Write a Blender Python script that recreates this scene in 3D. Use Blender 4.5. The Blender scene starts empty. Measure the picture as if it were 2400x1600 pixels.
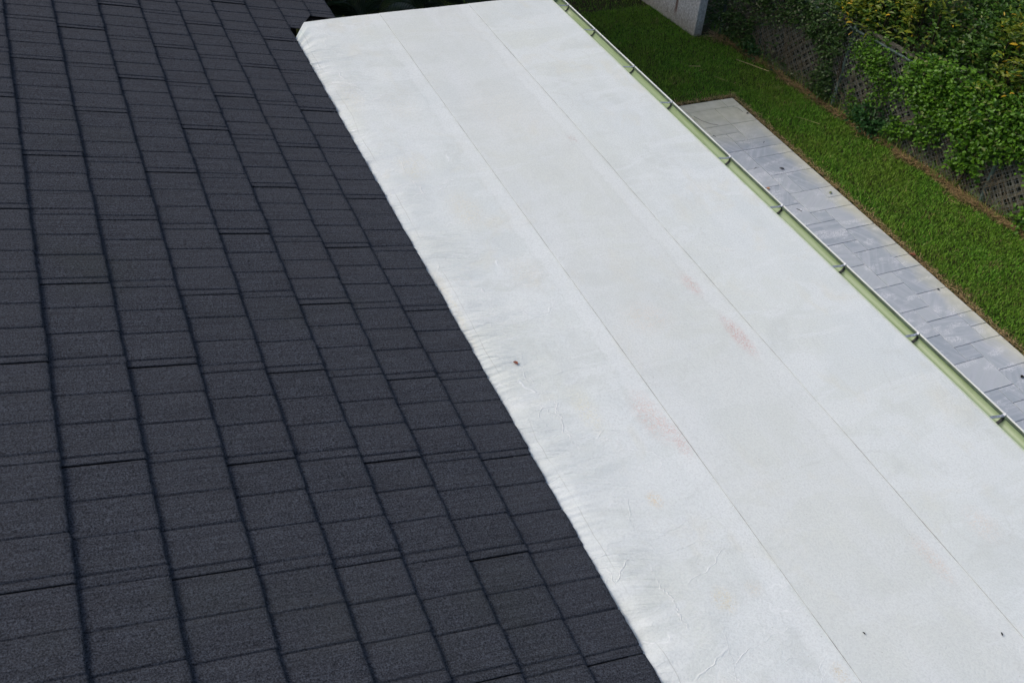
import bpy, bmesh, math, random
import numpy as np
from mathutils import Vector, Matrix, noise as mnoise
random.seed(7)
rng = np.random.default_rng(7)
scene = bpy.context.scene
C = scene.collection

# ------------------------------------------------------------------ camera
RZ = 2.5            # height of the flat roof above the ground (ground = 0)
cam_d = bpy.data.cameras.new('camera')
cam = bpy.data.objects.new('camera', cam_d)
C.objects.link(cam)
scene.camera = cam
cam_d.sensor_width = 36.0
cam_d.lens = 2363.436 / 2400 * 36.0
cam_d.clip_start = 0.05
cam_d.clip_end = 2000
cam.matrix_world = Matrix(((0.91849037, 0.21224614, -0.33365704, 0.0),
                           (-0.38921657, 0.63436177, -0.66790389, 0.0),
                           (0.06989925, 0.74332814, 0.66526489, 4.0 + RZ),
                           (0, 0, 0, 1)))
# ------------------------------------------------------------------ world, sun, exposure
SUN_AZ = math.radians(-62)      # clockwise from +Y
SUN_EL = math.radians(46)
world = bpy.data.worlds.new('World')
scene.world = world
world.use_nodes = True
wn = world.node_tree
bg = wn.nodes['Background']
sky = wn.nodes.new('ShaderNodeTexSky')
sky.sky_type = 'NISHITA'
sky.sun_disc = False
sky.sun_elevation = SUN_EL
sky.sun_rotation = SUN_AZ
sky.air_density = 1.2
sky.dust_density = 4.0
sky.ozone_density = 0.6
wn.links.new(sky.outputs[0], bg.inputs[0])
bg.inputs[1].default_value = 0.135
sun_d = bpy.data.lights.new('sun', 'SUN')
sun_d.energy = 1.5
sun_d.angle = math.radians(20)
sun_d.color = (1.0, 0.95, 0.88)
sun = bpy.data.objects.new('sun', sun_d)
C.objects.link(sun)
sdir = Vector((math.sin(SUN_AZ) * math.cos(SUN_EL), math.cos(SUN_AZ) * math.cos(SUN_EL), math.sin(SUN_EL)))
sun.rotation_euler = sdir.to_track_quat('Z', 'Y').to_euler()
sun.location = (-6, 6, 12)
scene.view_settings.view_transform = 'Standard'
scene.view_settings.look = 'None'
scene.view_settings.exposure = -0.02
scene.view_settings.gamma = 1.0
scene.view_settings.use_curve_mapping = False
scene.render.engine = 'CYCLES'
scene.render.resolution_x = 1024
scene.render.resolution_y = 682

# ------------------------------------------------------------------ helpers
def tag(o, label=None, cat=None, group=None, kind=None):
    if label: o['label'] = label
    if cat: o['category'] = cat
    if group: o['group'] = group
    if kind: o['kind'] = kind
    return o

def empty(name, loc=(0, 0, 0), rz=0.0, parent=None):
    o = bpy.data.objects.new(name, None)
    o.empty_display_size = 0.1
    C.objects.link(o)
    o.location = loc
    o.rotation_euler = (0, 0, rz)
    if parent: o.parent = parent
    return o

def link(name, me, mat=None, parent=None):
    if mat is not None and not me.materials:
        me.materials.append(mat)
    o = bpy.data.objects.new(name, me)
    C.objects.link(o)
    if parent is not None: o.parent = parent
    return o

def from_bm(name, bm, mat, parent=None, smooth=False):
    me = bpy.data.meshes.new(name)
    if smooth:
        for f in bm.faces: f.smooth = True
    bm.to_mesh(me); bm.free()
    return link(name, me, mat, parent)

def np_mesh(name, V, faces_idx, sizes, mat, parent=None, smooth=False, attrs=None, fattrs=None):
    """V (n,3); faces_idx flat vertex indices; sizes per face"""
    me = bpy.data.meshes.new(name)
    me.vertices.add(len(V)); me.vertices.foreach_set('co', np.ascontiguousarray(V, dtype=np.float32).ravel())
    me.loops.add(len(faces_idx)); me.loops.foreach_set('vertex_index', np.ascontiguousarray(faces_idx, dtype=np.int32))
    me.polygons.add(len(sizes))
    st = np.zeros(len(sizes), dtype=np.int32); st[1:] = np.cumsum(sizes)[:-1]
    me.polygons.foreach_set('loop_start', st)
    me.update(calc_edges=True)
    if smooth: me.polygons.foreach_set('use_smooth', np.ones(len(sizes), dtype=bool))
    for k, v in (attrs or {}).items():
        a = me.attributes.new(k, 'FLOAT', 'POINT'); a.data.foreach_set('value', np.ascontiguousarray(v, dtype=np.float32))
    me.validate()
    return link(name, me, mat, parent)

def box(bm, x0, x1, y0, y1, z0, z1, bev=0.0, M=None):
    r = bmesh.ops.create_cube(bm, size=1.0)
    vs = r['verts']
    for v in vs:
        v.co = Vector(((x0 + x1) / 2 + v.co.x * (x1 - x0), (y0 + y1) / 2 + v.co.y * (y1 - y0), (z0 + z1) / 2 + v.co.z * (z1 - z0)))
    if bev > 0:
        es = list({e for v in vs for e in v.link_edges})
        res = bmesh.ops.bevel(bm, geom=es, offset=bev, segments=1, affect='EDGES')
        vs = list({v for f in res['faces'] for v in f.verts} | {v for v in vs if v.is_valid})
    if M is not None:
        for v in vs: v.co = M @ v.co
    return vs

def tube(bm, pts, r, seg=8, caps=True):
    pts = [Vector(p) for p in pts]
    rs = r if isinstance(r, (list, tuple)) else [r] * len(pts)
    rings = []
    for i, p in enumerate(pts):
        a = pts[max(i - 1, 0)]; b = pts[min(i + 1, len(pts) - 1)]
        t = (b - a).normalized()
        u = t.cross(Vector((0, 0, 1)))
        if u.length < 1e-3: u = t.cross(Vector((0, 1, 0)))
        u.normalize(); w = u.cross(t)
        rings.append([bm.verts.new(p + (u * math.cos(2 * math.pi * k / seg) + w * math.sin(2 * math.pi * k / seg)) * rs[i]) for k in range(seg)])
    for i in range(len(rings) - 1):
        for k in range(seg):
            f = bm.faces.new((rings[i][k], rings[i][(k + 1) % seg], rings[i + 1][(k + 1) % seg], rings[i + 1][k])); f.smooth = True
    if caps:
        bm.faces.new(rings[0]); bm.faces.new(list(reversed(rings[-1])))

# ------------------------------------------------------------------ material helpers
class NT:
    def __init__(self, name, rough=0.8, spec=0.3):
        self.m = bpy.data.materials.new(name); self.m.use_nodes = True
        self.t = self.m.node_tree; self.b = self.t.nodes['Principled BSDF']
        self.b.inputs['Roughness'].default_value = rough
        self.b.inputs['Specular IOR Level'].default_value = spec
    def n(self, typ, **kw):
        x = self.t.nodes.new(typ)
        for k, v in kw.items(): setattr(x, k, v)
        return x
    def L(self, a, b): self.t.links.new(a, b)
    def setv(self, sock, v):
        if hasattr(v, 'is_output') or hasattr(v, 'links'): self.L(v, sock)
        else: sock.default_value = v
    def geo(self): return self.n('ShaderNodeNewGeometry').outputs['Position']
    def obj(self): return self.n('ShaderNodeTexCoord').outputs['Object']
    def mapping(self, v, scale=(1, 1, 1), loc=(0, 0, 0), rot=(0, 0, 0)):
        m = self.n('ShaderNodeMapping')
        self.L(v, m.inputs[0]); m.inputs['Scale'].default_value = scale
        self.setv(m.inputs['Location'], loc); m.inputs['Rotation'].default_value = rot
        return m.outputs[0]
    def noise(self, v, scale, detail=3, rough=0.55, dist=0.0):
        x = self.n('ShaderNodeTexNoise'); self.L(v, x.inputs['Vector'])
        x.inputs['Scale'].default_value = scale; x.inputs['Detail'].default_value = detail
        x.inputs['Roughness'].default_value = rough; x.inputs['Distortion'].default_value = dist
        return x.outputs['Fac']
    def mr(self, v, a, b, c=0.0, d=1.0, smooth=False):
        x = self.n('ShaderNodeMapRange'); x.clamp = True
        if smooth: x.interpolation_type = 'SMOOTHSTEP'
        self.L(v, x.inputs[0])
        for i, q in enumerate((a, b, c, d)): x.inputs[i + 1].default_value = q
        return x.outputs[0]
    def math(self, op, a, b=None, c=None):
        x = self.n('ShaderNodeMath', operation=op)
        self.setv(x.inputs[0], a)
        if b is not None: self.setv(x.inputs[1], b)
        if c is not None: self.setv(x.inputs[2], c)
        return x.outputs[0]
    def mix(self, f, a, b, blend='MIX'):
        x = self.n('ShaderNodeMix', data_type='RGBA', blend_type=blend)
        self.setv(x.inputs[0], f)
        for s, v in ((x.inputs[6], a), (x.inputs[7], b)):
            if isinstance(v, tuple): s.default_value = (v[0], v[1], v[2], 1)
            else: self.L(v, s)
        return x.outputs[2]
    def sep(self, v):
        x = self.n('ShaderNodeSeparateXYZ'); self.L(v, x.inputs[0]); return x.outputs
    def col(self, c): 
        if isinstance(c, tuple): self.b.inputs['Base Color'].default_value = (c[0], c[1], c[2], 1)
        else: self.L(c, self.b.inputs['Base Color'])
    def bump(self, h, strength=0.5, dist=0.01, prev=None):
        x = self.n('ShaderNodeBump'); x.inputs['Strength'].default_value = strength; x.inputs['Distance'].default_value = dist
        self.L(h, x.inputs['Height'])
        if prev is not None: self.L(prev, x.inputs['Normal'])
        self.L(x.outputs[0], self.b.inputs['Normal'])
        return x.outputs[0]
    def voro(self, v, scale, feature='F1'):
        x = self.n('ShaderNodeTexVoronoi', feature=feature); self.L(v, x.inputs['Vector']); x.inputs['Scale'].default_value = scale
        return x

def plain(name, col, rough=0.6, metal=0.0, var=0.15, scale=20, spec=0.3):
    m = NT(name, rough, spec)
    n = m.noise(m.geo(), scale, 4)
    a = tuple(c * (1 - var) for c in col); b = tuple(min(1, c * (1 + var)) for c in col)
    m.col(m.mix(m.mr(n, 0.3, 0.7), a, b)); m.b.inputs['Metallic'].default_value = metal
    return m.m

# ---- roof tile: stone granules on pressed steel
def mat_tile():
    m = NT('granule_tile', 0.9, 0.22)
    p = m.obj(); w = m.geo()
    oi = m.n('ShaderNodeObjectInfo').outputs['Random']
    pp = m.n('ShaderNodeVectorMath', operation='ADD'); m.L(p, pp.inputs[0])
    cx = m.n('ShaderNodeCombineXYZ'); m.L(m.math('MULTIPLY', oi, 37.0), cx.inputs[0]); m.L(m.math('MULTIPLY', oi, 91.0), cx.inputs[1])
    m.L(cx.outputs[0], pp.inputs[1]); p2 = pp.outputs[0]
    g = m.noise(p2, 135, 3, 0.75)
    g2 = m.noise(p2, 60, 2, 0.6)
    c = m.mix(m.mr(g, 0.36, 0.66), (0.003, 0.004, 0.007), (0.099, 0.109, 0.137))
    spark = m.mr(m.noise(p2, 230, 1, 0.5), 0.66, 0.78)
    c = m.mix(m.math('MULTIPLY', spark, 0.5), c, (0.20, 0.21, 0.24))
    st = m.noise(m.mapping(p2, (3.5, 75, 3)), 1.0, 4, 0.7)          # streaks running down the slope
    c = m.mix(m.math('MULTIPLY', m.mr(st, 0.38, 0.58, 1, 0), 0.42), c, (0.012, 0.013, 0.018))
    # weathering in broad soft patches: faint green and faint brown-purple
    gr = m.mr(m.noise(m.mapping(w, (1, 1, 1), (0, 2.5, 0)), 0.9, 3, 0.6), 0.60, 0.75)
    c = m.mix(m.math('MULTIPLY', gr, 0.28), c, (0.036, 0.043, 0.037))
    br = m.mr(m.noise(m.mapping(w, (1, 1, 1), (7, 3, 1)), 1.7, 4, 0.6), 0.56, 0.72)
    c = m.mix(m.math("MULTIPLY", br, 0.10), c, (0.050, 0.041, 0.044))
    c = m.mix(m.mr(oi, 0, 1, 0.0, 0.16), c, (0.06, 0.064, 0.075))
    run = m.mr(m.noise(m.mapping(w, (1.2, 9, 1), (4, 0, 0)), 1.0, 4, 0.6), 0.50, 0.70)
    c = m.mix(m.math('MULTIPLY', run, 0.12), c, (0.075, 0.080, 0.088))
    dk_ = m.mr(m.noise(m.mapping(w, (1.5, 3, 1), (1, 8, 0)), 1.0, 4, 0.6), 0.52, 0.70)
    c = m.mix(m.math('MULTIPLY', dk_, 0.15), c, (0.018, 0.019, 0.023))
    m.col(c)
    n1 = m.bump(st, 0.8, 0.007)
    n2 = m.bump(g2, 0.5, 0.004, n1)
    m.bump(g, 1.0, 0.005, n2)
    return m.m

# ---- white roofing membrane with stains, dusty weld bands, creases and specks
SEAM1, SEAM2 = 2.604, 3.478
def mat_membrane():
    m = NT('white_membrane', 0.62, 0.35)
    P = m.geo(); s = m.sep(P); X, Y = s[0], s[1]
    c = m.mix(m.mr(m.noise(P, 1.1, 4, 0.6), 0.35, 0.65), (0.645, 0.695, 0.708), (0.662, 0.702, 0.678))
    # long drifts along the rolls
    drift = m.noise(m.mapping(P, (4.5, 0.9, 1)), 1.0, 4, 0.6)
    c = m.mix(m.mr(drift, 0.45, 0.68, 0, 0.8), c, (0.70, 0.745, 0.758))
    bl = m.mr(m.noise(m.mapping(P, (1, 1, 1), (5, 9, 2)), 2.6, 4, 0.65, 0.6), 0.52, 0.68)
    c = m.mix(m.math('MULTIPLY', bl, 0.65), c, (0.585, 0.625, 0.615))
    wz = m.mr(m.noise(m.mapping(P, (1.3, 3.2, 1), (2, 2, 0)), 1.0, 5, 0.7, 0.8), 0.50, 0.57)
    c = m.mix(m.math('MULTIPLY', wz, 0.65), c, (0.712, 0.755, 0.768))
    bz = m.mr(m.noise(m.mapping(P, (2.2, 1.4, 1), (9, 5, 0)), 1.3, 4, 0.6, 0.5), 0.56, 0.70)
    c = m.mix(m.math('MULTIPLY', bz, 0.5), c, (0.66, 0.66, 0.585))
    rg = m.voro(m.mapping(P, (1, 1, 1), (0.3, 0.1, 0)), 1.7, 'F1').outputs['Distance']
    rgw = m.math('ADD', rg, m.math('MULTIPLY', m.math('SUBTRACT', m.noise(P, 3.5, 4, 0.7), 0.5), 0.30))
    ring = m.math('MULTIPLY', m.mr(m.math('ABSOLUTE', m.math('SUBTRACT', rgw, 0.33)), 0.0, 0.020, 1, 0), m.mr(m.noise(P, 1.9, 2), 0.50, 0.62, 0, 0.4))
    c = m.mix(ring, c, (0.56, 0.59, 0.58))
    # roll by roll tone: middle roll greyer and warmer
    mid = m.math('MULTIPLY', m.math('GREATER_THAN', X, SEAM1), m.math('LESS_THAN', X, SEAM2))
    c = m.mix(m.math('MULTIPLY', mid, 0.42), c, m.mix(m.mr(drift, 0.4, 0.7), (0.615, 0.65, 0.64), (0.655, 0.685, 0.70)))
    # pale dusty band beside each lap, with a ragged edge
    wob = m.math('MULTIPLY', m.math('SUBTRACT', m.noise(m.mapping(P, (2, 5, 1)), 1.4, 4, 0.7), 0.5), 0.14)
    for sx in (SEAM1, SEAM2):
        d = m.math('ADD', m.math('SUBTRACT', sx, X), wob)
        band = m.math('MULTIPLY', m.mr(d, -0.01, 0.03), m.mr(d, 0.10, 0.135, 1, 0))
        band = m.math('MULTIPLY', band, m.mr(m.noise(P, 1.3, 2), 0.30, 0.55, 0.25, 0.8))
        c = m.mix(m.math('MULTIPLY', band, 0.7), c, (0.735, 0.775, 0.79))
        ed = m.math('ABSOLUTE', m.math('SUBTRACT', d, 0.135))
        c = m.mix(m.math('MULTIPLY', m.mr(ed, 0.0, 0.006, 0.5, 0), 0.5), c, (0.56, 0.59, 0.60))
    # dried puddle outlines / creases, mostly on the first roll
    warp = m.n('ShaderNodeTexNoise'); m.L(P, warp.inputs['Vector']); warp.inputs['Scale'].default_value = 3.0; warp.inputs['Detail'].default_value = 3
    wv = m.n('ShaderNodeVectorMath', operation='SCALE'); m.L(warp.outputs['Color'], wv.inputs[0]); wv.inputs['Scale'].default_value = 0.35
    wp = m.n('ShaderNodeVectorMath', operation='ADD'); m.L(P, wp.inputs[0]); m.L(wv.outputs[0], wp.inputs[1])
    ln = m.voro(m.mapping(wp.outputs[0], (0.75, 4.2, 1)), 1.25, 'DISTANCE_TO_EDGE').outputs['Distance']
    line = m.mr(ln, 0.001, 0.011, 1, 0)
    lmask = m.math('MULTIPLY', m.mr(m.noise(P, 2.7, 2), 0.42, 0.55), m.mr(X, 2.3, 2.8, 1.0, 0.10))
    line = m.math('MULTIPLY', line, lmask)
    c = m.mix(m.math('MULTIPLY', line, 0.8), c, (0.82, 0.85, 0.87))
    ln2 = m.voro(m.mapping(wp.outputs[0], (3.2, 1.3, 1), (3, 7, 0)), 1.2, 'DISTANCE_TO_EDGE').outputs['Distance']
    line2 = m.math('MULTIPLY', m.mr(ln2, 0.001, 0.010, 1, 0), m.math('MULTIPLY', m.mr(m.noise(P, 3.3, 2), 0.50, 0.62), m.mr(X, 2.0, 2.35, 1, 0)))
    c = m.mix(m.math('MULTIPLY', line2, 0.45), c, (0.81, 0.84, 0.86))
    cw = m.math('ADD', m.math('SUBTRACT', X, 1.835), m.math('MULTIPLY', m.math('SUBTRACT', m.noise(m.mapping(P, (0, 1.2, 0)), 1.0, 3), 0.5), 0.10))
    cl_ = m.math('MULTIPLY', m.mr(m.math('ABSOLUTE', cw), 0.0012, 0.0032, 1, 0), m.mr(m.noise(m.mapping(P, (0, 2.1, 0), (0, 4, 0)), 1.0, 2), 0.42, 0.55))
    c = m.mix(m.math('MULTIPLY', cl_, 0.5), c, (0.36, 0.38, 0.36))
    cw2 = m.math('ADD', m.math('SUBTRACT', X, 2.0), m.math('MULTIPLY', m.math('SUBTRACT', m.noise(m.mapping(P, (1, 2.2, 0), (0, 3, 0)), 1.0, 5, 0.7), 0.5), 0.42))
    cl2 = m.math('MULTIPLY', m.mr(m.math('ABSOLUTE', cw2), 0.0015, 0.005, 1, 0), m.mr(m.noise(m.mapping(P, (0, 1.3, 0), (0, 8, 0)), 1.0, 2), 0.48, 0.56))
    c = m.mix(m.math('MULTIPLY', cl2, 0.75), c, (0.84, 0.86, 0.87))
    # stains: x, y, half-width x, half-width y, colour, strength
    speck = m.mr(m.noise(P, 120, 2, 0.6), 0.50, 0.66)
    fine = m.mr(m.noise(P, 30, 3, 0.7), 0.38, 0.68)
    for (x, y, rx, ry, col, k) in [
        (3.330, 4.15, .05, .13, (.60, .36, .31), .45), (3.355, 3.62, .055, .20, (.55, .29, .26), .60),
        (2.50, 3.20, .09, .22, (.64, .44, .38), .42), (2.56, 3.00, .05, .16, (.62, .40, .36), .40),
        (2.235, 5.38, .12, .25, (.70, .66, .54), .45), (2.232, 2.66, .045, .06, (.70, .58, .40), .65),
        (2.249, 2.02, .06, .08, (.68, .62, .46), .50), (2.54, 1.50, .04, .06, (.62, .55, .42), .55),
        (1.79, 4.45, .035, .40, (.70, .64, .48), .30), (3.763, 1.93, .09, .12, (.70, .60, .52), .35),
        (3.368, 1.85, .05, .16, (.68, .55, .47), .40), (2.88, 3.95, .16, .16, (.71, .63, .54), .35),
        (2.42, 2.02, .05, .05, (.7, .62, .5), .3), (2.05, 6.0, .12, .2, (.70, .68, .57), .45),
        (1.92, 7.1, .10, .35, (.70, .69, .60), .45), (2.25, 6.9, .18, .3, (.70, .69, .60), .30),
        (1.80, 8.35, .12, .10, (.52, .64, .62), .60), (3.367, 6.03, .04, .07, (.50, .42, .40), .45),
        (2.35, 4.6, .14, .2, (.71, .66, .56), .28), (3.0, 6.6, .3, .5, (.70, .69, .63), .35),
        (2.18, 3.35, .07, .20, (.72, .69, .52), .40)]:
        dx = m.math('DIVIDE', m.math('SUBTRACT', X, x), rx); dy = m.math('DIVIDE', m.math('SUBTRACT', Y, y), ry)
        r = m.math('SQRT', m.math('ADD', m.math('MULTIPLY', dx, dx), m.math('MULTIPLY', dy, dy)))
        f = m.math('MULTIPLY', m.mr(r, 0.2, 1.35, min(k * 1.5, .95), 0, True), m.math('ADD', m.math('MULTIPLY', speck, 0.8), m.math('MULTIPLY', fine, 0.5)))
        c = m.mix(f, c, col)
    # small dark specks of grit, denser along the laps
    v = m.voro(P, 42, 'F1')
    dots = m.mr(v.outputs['Distance'], 0.06, 0.12, 1, 0)
    sc = m.n('ShaderNodeSeparateColor'); m.L(v.outputs['Color'], sc.inputs[0])
    near = m.math('ADD', m.mr(m.math('ABSOLUTE', m.math('SUBTRACT', X, SEAM1 - .12)), 0, .14, 0.035, 0), m.mr(m.math('ABSOLUTE', m.math('SUBTRACT', X, SEAM2 - .12)), 0, .14, 0.03, 0))
    dots = m.math('MULTIPLY', dots, m.math('LESS_THAN', sc.outputs[0], m.math('ADD', near, 0.022)))
    c = m.mix(m.math('MULTIPLY', dots, 0.7), c, (0.16, 0.14, 0.12))
    scuff = m.mr(m.noise(m.mapping(P, (70, 22, 1), (0, 0, 0), (0, 0, .5)), 1.0, 2, 0.6), 0.66, 0.74)
    c = m.mix(m.math('MULTIPLY', scuff, m.mr(m.noise(P, 1.9, 2), 0.55, 0.7, 0.0, 0.22)), c, (0.48, 0.47, 0.45))
    grain = m.noise(P, 85, 3, 0.8)
    c = m.mix(m.mr(grain, 0.44, 0.64, 0, 0.36), c, (0.47, 0.50, 0.51))
    m.col(c)
    curv = m.n('ShaderNodeCombineXYZ'); m.L(X, curv.inputs[0]); m.L(m.math('ADD', Y, m.math('MULTIPLY', m.math('POWER', m.math('MAXIMUM', m.math('SUBTRACT', X, 1.7), 0.0), 1.5), 0.5)), curv.inputs[1])
    str_ = m.noise(m.mapping(curv.outputs[0], (2.0, 38, 1)), 1.0, 4, 0.65, 0.3)
    sm = m.math('MULTIPLY', m.mr(X, 1.85, 2.45, 1.0, 0.0), m.mr(m.noise(m.mapping(P, (1.5, 2.2, 1)), 1.0, 3), 0.38, 0.6))
    n0 = m.bump(m.math('MULTIPLY', str_, sm), 1.0, 0.016)
    n1 = m.bump(m.noise(P, 60, 3, 0.6), 0.35, 0.002, n0)
    n2 = m.bump(m.math('ADD', m.math('ADD', line, line2), cl2), 0.6, 0.0032, n1)
    m.bump(grain, 0.8, 0.003, n2)
    return m.m

def mat_paver():
    m = NT('grey_slate_paver', 0.75, 0.3)
    P = m.geo(); oi = m.n('ShaderNodeObjectInfo').outputs['Random']
    cx = m.n('ShaderNodeCombineXYZ'); m.L(m.math('MULTIPLY', oi, 53.0), cx.inputs[0]); m.L(m.math('MULTIPLY', oi, 17.0), cx.inputs[2])
    ad = m.n('ShaderNodeVectorMath', operation='ADD'); m.L(P, ad.inputs[0]); m.L(cx.outputs[0], ad.inputs[1]); Q = ad.outputs[0]
    # each slab rotates its own grain
    rot = m.n('ShaderNodeVectorRotate', rotation_type='Z_AXIS'); m.L(Q, rot.inputs['Vector'])
    m.L(m.math('MULTIPLY', m.math('FLOOR', m.math('MULTIPLY', oi, 9.0)), 1.1), rot.inputs['Angle'])
    R = rot.outputs[0]
    c = m.mix(oi, (0.315, 0.365, 0.425), (0.465, 0.508, 0.55))
    c = m.mix(m.mr(m.noise(Q, 7.0, 5, 0.7), 0.35, 0.7, 0, 0.35), c, (0.52, 0.54, 0.58))
    st = m.noise(m.mapping(R, (1.6, 20, 1)), 1.0, 3, 0.5, 0.25)
    c = m.mix(m.mr(st, 0.45, 0.68, 0, 0.75), c, (0.50, 0.53, 0.59))
    st2 = m.noise(m.mapping(R, (5, 40, 1), (3, 1, 0)), 1.0, 3, 0.6)
    c = m.mix(m.mr(st2, 0.55, 0.75, 0, 0.25), c, (0.30, 0.33, 0.40))
    # pale crusty bloom in patches
    cr = m.voro(m.mapping(Q, (1, 1, 1)), 78, 'SMOOTH_F1').outputs['Distance']
    cm = m.mr(m.noise(m.mapping(Q, (1, 2.2, 1)), 3.0, 3, 0.6), 0.52, 0.62)
    c = m.mix(m.math('MULTIPLY', m.mr(cr, 0.30, 0.50), m.math('MULTIPLY', cm, 0.75)), c, (0.66, 0.68, 0.73))
    c = m.mix(m.mr(m.noise(Q, 6.0, 4, 0.6), 0.62, 0.72, 0, 0.2), c, (0.58, 0.60, 0.66))
    s = m.sep(P)
    # ochre soil wash creeping in from the lawn sides
    wob = m.math('MULTIPLY', m.math('SUBTRACT', m.noise(P, 2.3, 3), 0.5), 0.5)
    fy = m.mr(m.math('ADD', s[1], wob), 8.9, 9.75)
    fx = m.mr(m.math('ADD', s[0], wob), 7.86, 8.08, 0, 0.8)
    oc = m.math('MAXIMUM', fy, fx)
    c = m.mix(m.math('MULTIPLY', oc, 0.85), c, m.mix(m.mr(m.noise(P, 9, 4), 0.35, 0.65), (0.54, 0.53, 0.39), (0.66, 0.645, 0.51)))
    m.col(c)
    n1 = m.bump(st, 0.35, 0.004)
    m.bump(m.noise(P, 70, 3), 0.35, 0.003, n1)
    return m.m

def mat_soil():
    m = NT('soil', 0.95, 0.1)
    P = m.geo()
    c = m.mix(m.mr(m.noise(P, 14, 5, 0.7), 0.35, 0.65), (0.016, 0.026, 0.008), (0.045, 0.038, 0.020))
    m.col(c); m.bump(m.noise(P, 60, 4), 0.8, 0.02)
    return m.m

def mat_grass():
    m = NT('grass_blade', 0.55, 0.25)
    a = m.n('ShaderNodeAttribute', attribute_name='rnd').outputs['Fac']
    d = m.n('ShaderNodeAttribute', attribute_name='dry').outputs['Fac']
    w = m.noise(m.geo(), 1.3, 3)
    g = m.mix(a, (0.050, 0.165, 0.013), (0.200, 0.420, 0.036))
    g = m.mix(m.mr(w, 0.40, 0.65, 0, 0.5), g, (0.18, 0.26, 0.03))
    c = m.mix(d, g, m.mix(a, (0.085, 0.055, 0.026), (0.50, 0.36, 0.18)))
    m.col(c)
    return m.m

def mat_leaf(name, c0, c1, c2=None, thr=1.1, rough=0.45, trans=0.25):
    """c0..c1 by a random number per leaf; a share of leaves past thr gets c2"""
    m = NT(name, rough, 0.4)
    a = m.n('ShaderNodeAttribute', attribute_name='rnd').outputs['Fac']
    oi = m.n('ShaderNodeObjectInfo').outputs['Random']
    r = m.math('FRACT', m.math('ADD', a, m.math('MULTIPLY', oi, 7.31)))
    c = m.mix(r, c0, c1)
    if c2 is not None:
        r2 = m.math('FRACT', m.math('MULTIPLY', r, 13.7))
        c = m.mix(m.math('MULTIPLY', m.math('GREATER_THAN', r2, thr), 0.9), c, c2)
    sh = m.noise(m.geo(), 60, 2)
    c = m.mix(m.mr(sh, 0.3, 0.7, 0, 0.3), c, tuple(x * 0.55 for x in c0))
    m.col(c)
    tr = m.n('ShaderNodeBsdfTranslucent'); m.L(c, tr.inputs[0])
    mx = m.n('ShaderNodeMixShader'); mx.inputs[0].default_value = trans
    out = m.t.nodes['Material Output']
    m.L(m.b.outputs[0], mx.inputs[1]); m.L(tr.outputs[0], mx.inputs[2]); m.L(mx.outputs[0], out.inputs[0])
    return m.m

def mat_stucco():
    m = NT('white_stucco', 0.9, 0.2)
    P = m.geo(); s = m.sep(P)
    n = m.noise(P, 26, 4, 0.65)
    c = m.mix(m.mr(n, 0.35, 0.65), (0.42, 0.43, 0.45), (0.70, 0.71, 0.73))
    sp = m.mr(m.noise(P, 60, 3), 0.62, 0.7)
    c = m.mix(m.math('MULTIPLY', sp, 0.6), c, (0.10, 0.10, 0.11))
    base = m.mr(m.math('ADD', s[2], m.math('MULTIPLY', n, 0.25)), 0.1, 0.42, 1, 0)
    c = m.mix(m.math('MULTIPLY', base, 0.7), c, (0.30, 0.27, 0.21))
    # a rust run below a fixing on the left face
    wx = m.math('ABSOLUTE', m.math('SUBTRACT', s[1], m.math('ADD', 12.545, m.math('MULTIPLY', m.noise(m.mapping(P, (3, 3, 7)), 2.0, 2), 0.03))))
    rust = m.math('MULTIPLY', m.mr(wx, 0.012, 0.045, 1, 0), m.mr(s[2], 0.05, 0.20))
    c = m.mix(m.math('MULTIPLY', rust, 0.85), c, (0.13, 0.055, 0.035))
    m.col(c)
    m.bump(m.noise(P, 34, 4, 0.6), 1.0, 0.02)
    return m.m

def mat_wood():
    m = NT('weathered_wood', 0.9, 0.15)
    P = m.geo()
    n = m.noise(P, 30, 4, 0.7)
    c = m.mix(m.mr(n, 0.3, 0.7), (0.090, 0.085, 0.066), (0.235, 0.23, 0.19))
    c = m.mix(m.mr(m.noise(P, 3.5, 3), 0.5, 0.7, 0, 0.6), c, (0.09, 0.095, 0.05))
    m.col(c); m.bump(m.noise(P, 90, 3), 0.5, 0.004)
    return m.m

def mat_gutter():
    m = NT('green_gutter', 0.42, 0.45)
    P = m.geo()
    st = m.noise(m.mapping(P, (40, 0.7, 40)), 1.0, 4, 0.6)
    c = m.mix(m.mr(st, 0.35, 0.7), (0.235, 0.325, 0.165), (0.30, 0.385, 0.235))
    al = m.mr(m.noise(m.mapping(P, (25, 2.0, 25), (1, 4, 2)), 1.0, 4), 0.48, 0.66)
    c = m.mix(m.math('MULTIPLY', al, 0.6), c, (0.165, 0.235, 0.085))
    m.col(c)
    return m.m

M_tile = mat_tile(); M_mem = mat_membrane(); M_pav = mat_paver(); M_soil = mat_soil(); M_grass = mat_grass()
M_stucco = mat_stucco(); M_wood = mat_wood(); M_gutter = mat_gutter()
M_white = plain('white_trim', (0.74, 0.76, 0.78), 0.5, var=0.04)
M_galv = plain('galvanised_steel', (0.42, 0.45, 0.50), 0.55, metal=0.7, var=0.3, scale=60)
M_dark = plain('dark_underlay', (0.012, 0.012, 0.014), 0.95, var=0.2)
M_seam = plain('seam_sealant', (0.36, 0.375, 0.365), 0.9, var=0.5, scale=7)
M_green_pipe = plain('green_pipe', (0.060, 0.095, 0.088), 0.5, var=0.25, scale=25)
M_wire = plain('dull_wire', (0.24, 0.26, 0.25), 0.6, metal=0.3, var=0.3)
M_stem = plain('woody_stem', (0.055, 0.045, 0.030), 0.9, var=0.3)
M_joint = plain('paver_bedding', (0.085, 0.09, 0.095), 0.95, var=0.3)
M_wallpaint = plain('house_paint', (0.62, 0.61, 0.57), 0.85, var=0.05, scale=4)
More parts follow.
